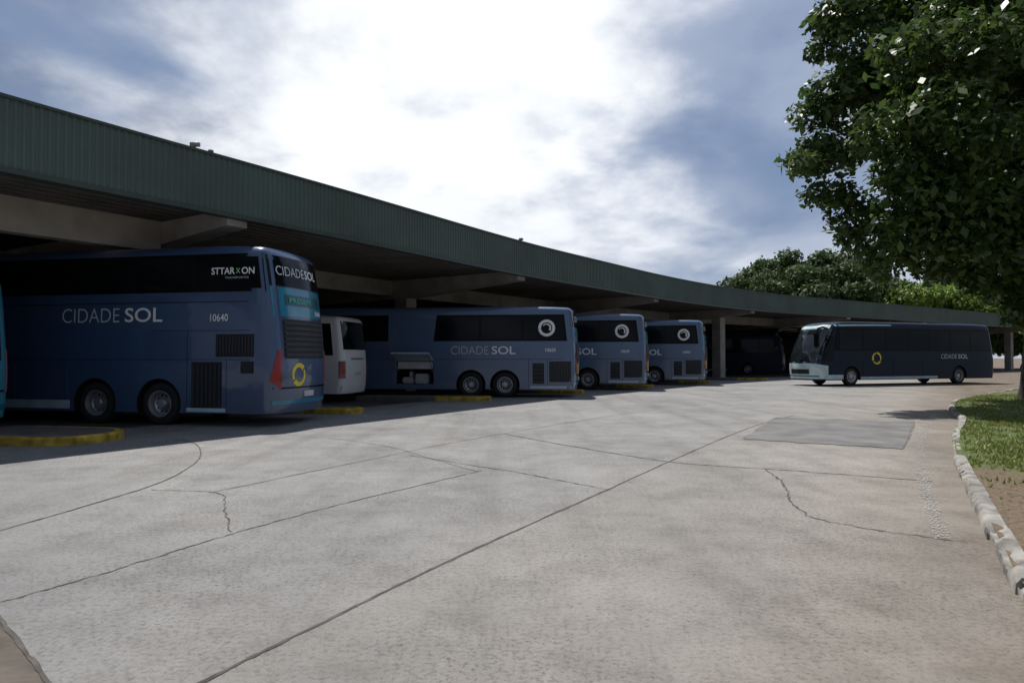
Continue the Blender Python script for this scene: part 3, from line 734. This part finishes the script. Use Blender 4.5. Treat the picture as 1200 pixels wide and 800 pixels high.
# litter
n = 260; yy = rng.uniform(4, 12, n); kx = np.interp(yy, kc[::-1, 1], kc[::-1, 0]); xx = kx+np.abs(rng.normal(.3, .6, n))+.22
V = np.empty((n, 4, 3)); an = rng.uniform(0, 2*PI, n); s = rng.uniform(.012, .035, n)
for i in range(4):
    V[:, i] = np.stack([xx+s*np.cos(an+i*PI/2)*(1 if i % 2 else .5), yy+s*np.sin(an+i*PI/2)*(1 if i % 2 else .5), .105+rng.uniform(0, .01, n)], 1)
tag(tri_cloud('leaf_litter', V.reshape(-1, 3), 4, M['litter']), 'scattered dry brown leaves along the island kerb', 'leaves', kind='stuff')

# ------------------------------------------------------------------ bay kerbs
def bay_kerb(tip, axis, r, ln, label):
    ax = Vector((axis[0], axis[1])).normalized(); lf = Vector((-ax.y, ax.x)); c = Vector(tip)+ax*r
    bm = bmesh.new()
    ns = max(2, int(ln/.5)); paintlen = r+1.5
    def loop(rad, z):
        pts = []
        for k in range(17):
            t = -PI/2+PI*k/16
            pts.append(c-ax*(rad*math.cos(t))+lf*(-rad*math.sin(t)))
        for k in range(1, ns+1): pts.append(c+ax*(ln*k/ns)-lf*rad)
        for k in range(ns, 0, -1): pts.append(c+ax*(ln*k/ns)+lf*rad)
        return [bm.verts.new((p.x, p.y, z)) for p in pts]
    L = [loop(r, 0), loop(r, .13), loop(r-.03, .16), loop(max(r-.16, .06), .162)]
    for a, b in zip(L, L[1:]):
        for k in range(len(a)):
            fc = bm.faces.new((a[k], a[(k+1) % len(a)], b[(k+1) % len(a)], b[k]))
            m_ = fc.calc_center_median(); s = (Vector((m_.x, m_.y))-Vector(tip)).dot(ax)
            if s > paintlen: fc.material_index = 1
    bm.faces.new(L[-1]).material_index = 1
    bmesh.ops.recalc_face_normals(bm, faces=bm.faces)
    tag(ob('bay_kerb', bm, [M['kyel'], M['ktop']], None, 30), label, 'kerb', 'yellow kerbs dividing the parking bays')
bay_kerb((-7.6, 12.95), (-.98, .2), .95, 2.2, 'wide yellow kerb end at the left, in front of the nearest coach')
bay_kerb((-4.25, 19.4), (-.98, .2), .42, 8, 'yellow kerb just behind the nearest coach, before the white minibus')
bay_kerb((-.75, 25.0), (-.99, .14), .5, 4.5, 'yellow kerb below the open luggage door, right of the white minibus')
bay_kerb((3.2, 30.1), (-.99, .1), .5, 6, 'yellow kerb between the coach with the open luggage door and the middle coach')
bay_kerb((7.4, 35.7), (-.98, .2), .4, 6, 'yellow kerb between the middle coach and the farthest parked coach')
bay_kerb((12.0, 41.4), (-.96, .28), .4, 6, 'yellow kerb at the right of the farthest parked coach')
bay_kerb((17.4, 46.5), (-.95, .3), .5, 5, 'farthest yellow kerb left of the moving navy coach')

# ------------------------------------------------------------------ trees
def leaves(clumps, dens, size, seed, up=.5):
    g = np.random.default_rng(seed); out = []
    for (x, y, z, r) in clumps:
        n = int(dens*r*r)
        d = g.normal(size=(n, 3)); d /= np.linalg.norm(d, axis=1)[:, None]
        rad = r*(.4+.7*g.uniform(0, 1, n)**.7)*(1+.3*np.sin(d[:, 0]*5+x)*np.sin(d[:, 1]*6+y))
        c = np.array([x, y, z])+d*rad[:, None]*np.array([1, 1, .65])
        nr = g.normal(size=(n, 3))*.6+d*.4+np.array([0, 0, up]); nr /= np.linalg.norm(nr, axis=1)[:, None]
        t = np.cross(nr, g.normal(size=(n, 3))); t /= np.linalg.norm(t, axis=1)[:, None]; t[:, 2] -= .25
        b = np.cross(nr, t)
        s = size*g.uniform(.55, 1.25, n)[:, None]
        V = np.stack([c-t*s*.5, c+b*s*.28, c+t*s*.55, c-b*s*.28], 1); out.append(V.reshape(-1, 3))
    return np.vstack(out)
def tree(name, label, base, th, tr, clumps, dens, size, lm, seed, limbs=10, group=None, lk=1., up=.5):
    r = empty(name, (base[0], base[1], 0)); tag(r, label, 'tree', group)
    bx, by = base; rd = random.Random(seed)
    bm = bmesh.new()
    tube(bm, [(0, 0, -.1), (.02, .03, .5), (.1, 0, th*.5), (.05, .1, th), (0, 0, th*1.5)], [tr*1.5, tr*1.1, tr*.9, tr*.8, tr*.35], 14)
    for cl in rd.sample(clumps, min(limbs, len(clumps))):
        e = Vector((cl[0]-bx, cl[1]-by, cl[2])); s0 = Vector((.05, .05, th*rd.uniform(.75, 1.25)))
        m1 = s0.lerp(e, .35)+Vector((rd.uniform(-.3, .3), rd.uniform(-.3, .3), .5)); m2 = s0.lerp(e, .7)+Vector((rd.uniform(-.3, .3), rd.uniform(-.3, .3), .3))
        tube(bm, [s0, m1, m2, e], [tr*.45*lk, tr*.3*lk, tr*.17*lk, tr*.05], 8)
    ob('trunk', bm, M['bark'], r, 40)
    V = leaves(clumps, dens, size, seed, up)-np.array([bx, by, 0])
    tri_cloud('crown', V, 4, lm, r)
    return r
rt = random.Random(11)
def PX(px, py, d): return ((px-600)/F*d, d, CH+(HZ-py)*d/F)
cl = []
for (px, py, d, r) in [(1000, 10, 22, 1.1), (1030, 60, 21.5, 1.2), (985, 105, 22, 1.05), (962, 130, 22, .8), (955, 185, 22, .85), (945, 190, 21, .55), (985, 170, 22.5, 1.2), (975, 225, 21.5, .85),
                       (1010, 255, 21.5, .95), (1000, 280, 22, .5), (1040, 290, 21, .95), (1035, 318, 22, .45), (1085, 300, 21, .95), (1130, 308, 20.5, .95), (1175, 318, 20, 1.0), (1215, 325, 20, 1.1), (982, 20, 23, .85), (970, 55, 23, .6),
                       (1075, 265, 19.5, 1.1), (1120, 275, 19, 1.1), (1165, 275, 18.5, 1.1), (1200, 285, 18.5, 1.1), (1100, 225, 18.5, 1.1), (1150, 235, 18, 1.1), (1195, 240, 18, 1.2), (1070, 205, 19, 1.1), (1050, 150, 19, 1.1), (1110, 130, 17.5, 1.1), (1165, 160, 17, 1.1), (1080, 60, 18.5, 1.1), (1150, 50, 17.5, 1.2),
                       (1100, 322, 22.5, .5), (1150, 330, 22, .6), (1190, 345, 21, .7), (1200, 368, 20.5, .6)]:
    cl.append((*PX(px, py, d), r))
for i in range(128):
    while True:
        u = Vector((rt.uniform(-1, 1), rt.uniform(-1, 1), rt.uniform(-1, 1)))
        if .25 < u.length < 1: break
    cl.append((18.3+u.x*6.5, 22.8+u.y*6.0, 11.2+u.z*6.1, rt.uniform(.85, 1.5)))
tree('broadleaf_tree', 'big dark green tree overhanging the yard from the kerbed island at the right', (18.3, 24), 4.2, .36, cl, 680, .275, M['leaf'], 21, 14, lk=.7, up=.8)
def bg_tree(px, py_top, d, rw, label, lm, seed, size, zlow=3.5, nc=60, dens=170, dome=False):
    x = (px-600)/F*d; top = CH+(HZ-py_top)*d/F; rd = random.Random(seed); c = []
    zc = (top+zlow)/2; hz = max(.6, (top-zlow)/2-1)
    if dome: zc = zlow; hz = top-zlow-1.0
    for i in range(nc):
        while True:
            u = Vector((rd.uniform(-1, 1), rd.uniform(-1, 1), rd.uniform(-1, 1)))
            if dome:
                u.z = abs(u.z)
                if .6 < u.length < 1: break
            elif u.length < 1: break
        c.append((x+u.x*(rw-1), d+u.y*(rw-1), zc+u.z*hz, rd.uniform(1.2, 2.0) if not dome else rd.uniform(1.3, 2.0)))
    tree('broadleaf_tree', label, (x, d), zlow+.5, .35, c, dens, size, lm, seed, 8)
bg_tree(950, 291, 100, 16, 'broad dark green dome of a tree rising behind the canopy', M['leafb'], 32, .55, 5.0, 340, 150, True)
bg_tree(1062, 326, 90, 5.5, 'sunlit yellow green tree behind the canopy, left of the big tree', M['leafy'], 33, .45, 2.5)
bg_tree(1125, 314, 95, 7.5, 'sunlit yellow green tree seen through the lower leaves of the big tree', M['leafy'], 34, .45, 2.5, 80)
bg_tree(1200, 335, 92, 6.5, 'sunlit tree at the far right edge behind the trunk of the big tree', M['leafy'], 35, .45, 1.0, 80)

# ------------------------------------------------------------------ light, sky, camera
EL = math.radians(66); sh = Vector((-.45, .89)).normalized()
to_sun = Vector((sh.x*math.cos(EL), sh.y*math.cos(EL), math.sin(EL)))
sl = bpy.data.lights.new('sun', 'SUN'); sl.energy = 4.8; sl.angle = math.radians(.7); sl.color = (1, .96, .905)
so = bpy.data.objects.new('sun', sl); C.objects.link(so); so.rotation_euler = to_sun.to_track_quat('Z', 'Y').to_euler(); so.location = to_sun*60
W = bpy.data.worlds.new('World'); S.world = W; W.use_nodes = True; nt = W.node_tree; N = nt.nodes.new; Lk = nt.links.new
bg = nt.nodes['Background']; bg.inputs['Strength'].default_value = .1
sky = N('ShaderNodeTexSky'); sky.sky_type = 'NISHITA'; sky.sun_disc = False; sky.sun_elevation = EL; sky.sun_rotation = math.atan2(sh.x, sh.y)
tc = N('ShaderNodeTexCoord'); sp = N('ShaderNodeSeparateXYZ'); Lk(tc.outputs['Generated'], sp.inputs[0])
def math_(op, a, b=None, clamp=False):
    x = N('ShaderNodeMath'); x.operation = op; x.use_clamp = clamp
    for i, v in ((0, a), (1, b)):
        if v is None: continue
        if isinstance(v, (int, float)): x.inputs[i].default_value = v
        else: Lk(v, x.inputs[i])
    return x.outputs[0]
def mrange(v, a, b, c=0, d=1):
    x = N('ShaderNodeMapRange'); x.interpolation_type = 'SMOOTHSTEP'; Lk(v, x.inputs[0])
    for i, q in enumerate((a, b, c, d)): x.inputs[i+1].default_value = q
    return x.outputs[0]
def toward_dir(d, a, b):
    dp = N('ShaderNodeVectorMath'); dp.operation = 'DOT_PRODUCT'; dp.inputs[1].default_value = Vector(d).normalized(); Lk(tc.outputs['Generated'], dp.inputs[0])
    return mrange(dp.outputs['Value'], a, b)
def toward(px, py, a, b): return toward_dir(((px-600)/F, 1, (HZ-py)/F), a, b)
zz = math_('ADD', math_('MAXIMUM', sp.outputs['Z'], 0.0), .3)
cx = N('ShaderNodeCombineXYZ'); Lk(math_('DIVIDE', sp.outputs['X'], zz), cx.inputs[0]); Lk(math_('DIVIDE', sp.outputs['Y'], zz), cx.inputs[1])
def wn(scale, det, rough, dist, off):
    mp = N('ShaderNodeMapping'); mp.inputs['Location'].default_value = off; Lk(cx.outputs[0], mp.inputs[0])
    n = N('ShaderNodeTexNoise'); n.inputs['Scale'].default_value = scale; n.inputs['Detail'].default_value = det; n.inputs['Roughness'].default_value = rough; n.inputs['Distortion'].default_value = dist
    Lk(mp.outputs[0], n.inputs['Vector']); return n.outputs['Fac']
n1 = wn(1.7, 8, .5, .3, (3.1, 1.7, 0)); n2 = wn(3.0, 9, .52, .25, (7, 2, 0)); n3 = wn(6, 8, .55, .2, (1, 5, 0))
glow = toward(480, 95, .865, .99)
broad = toward_dir((.6, 1, .25), .1, .95)
hole = math_('MAXIMUM', math_('MULTIPLY', toward(775, 120, .988, .9997), .85), math_('MULTIPLY', toward(10, 0, .92, .998), .7))
dens = math_('SUBTRACT', math_('ADD', n1, math_('MULTIPLY', glow, .14)), math_('MULTIPLY', hole, .22))
mask = mrange(dens, .28, .55)
def mixc(f, a, b):
    x = N('ShaderNodeMixRGB')
    for i, v in ((0, f), (1, a), (2, b)):
        if isinstance(v, (tuple, float)): x.inputs[i].default_value = v
        else: Lk(v, x.inputs[i])
    return x.outputs[0]
lit = math_('ADD', math_('MULTIPLY', glow, .72), math_('ADD', math_('MULTIPLY', math_('SUBTRACT', n2, .5), 1.7), math_('MULTIPLY', math_('SUBTRACT', n3, .5), .9)))
lit = math_('SUBTRACT', lit, math_('MULTIPLY', hole, .2))
lit = mrange(lit, -.10, .78)
grey = mixc(broad, (1.15, 1.42, 2.0, 1), (3.6, 4.3, 5.8, 1))
cloud = mixc(lit, grey, (10.2, 10.5, 10.9, 1))
horizon = mrange(sp.outputs['Z'], .02, .28, 1, 0)
hz = mixc(broad, (1.7, 1.95, 2.4, 1), (6.4, 6.9, 7.8, 1))
cloud = mixc(math_('MULTIPLY', horizon, .6), cloud, hz)
clear = mixc(.78, sky.outputs[0], (1.9, 2.6, 4.2, 1))
Lk(mixc(mask, clear, cloud), bg.inputs['Color'])

cam = bpy.data.cameras.new('camera'); cam.lens = 24; cam.sensor_width = 36; cam.clip_end = 3000; cam.clip_start = .05
co = bpy.data.objects.new('camera', cam); C.objects.link(co); co.location = (0, 0, CH)
co.rotation_euler = (math.radians(90)+math.atan(18/F), 0, 0)
S.camera = co
S.view_settings.view_transform = 'Standard'; S.view_settings.look = 'None'; S.view_settings.exposure = 0
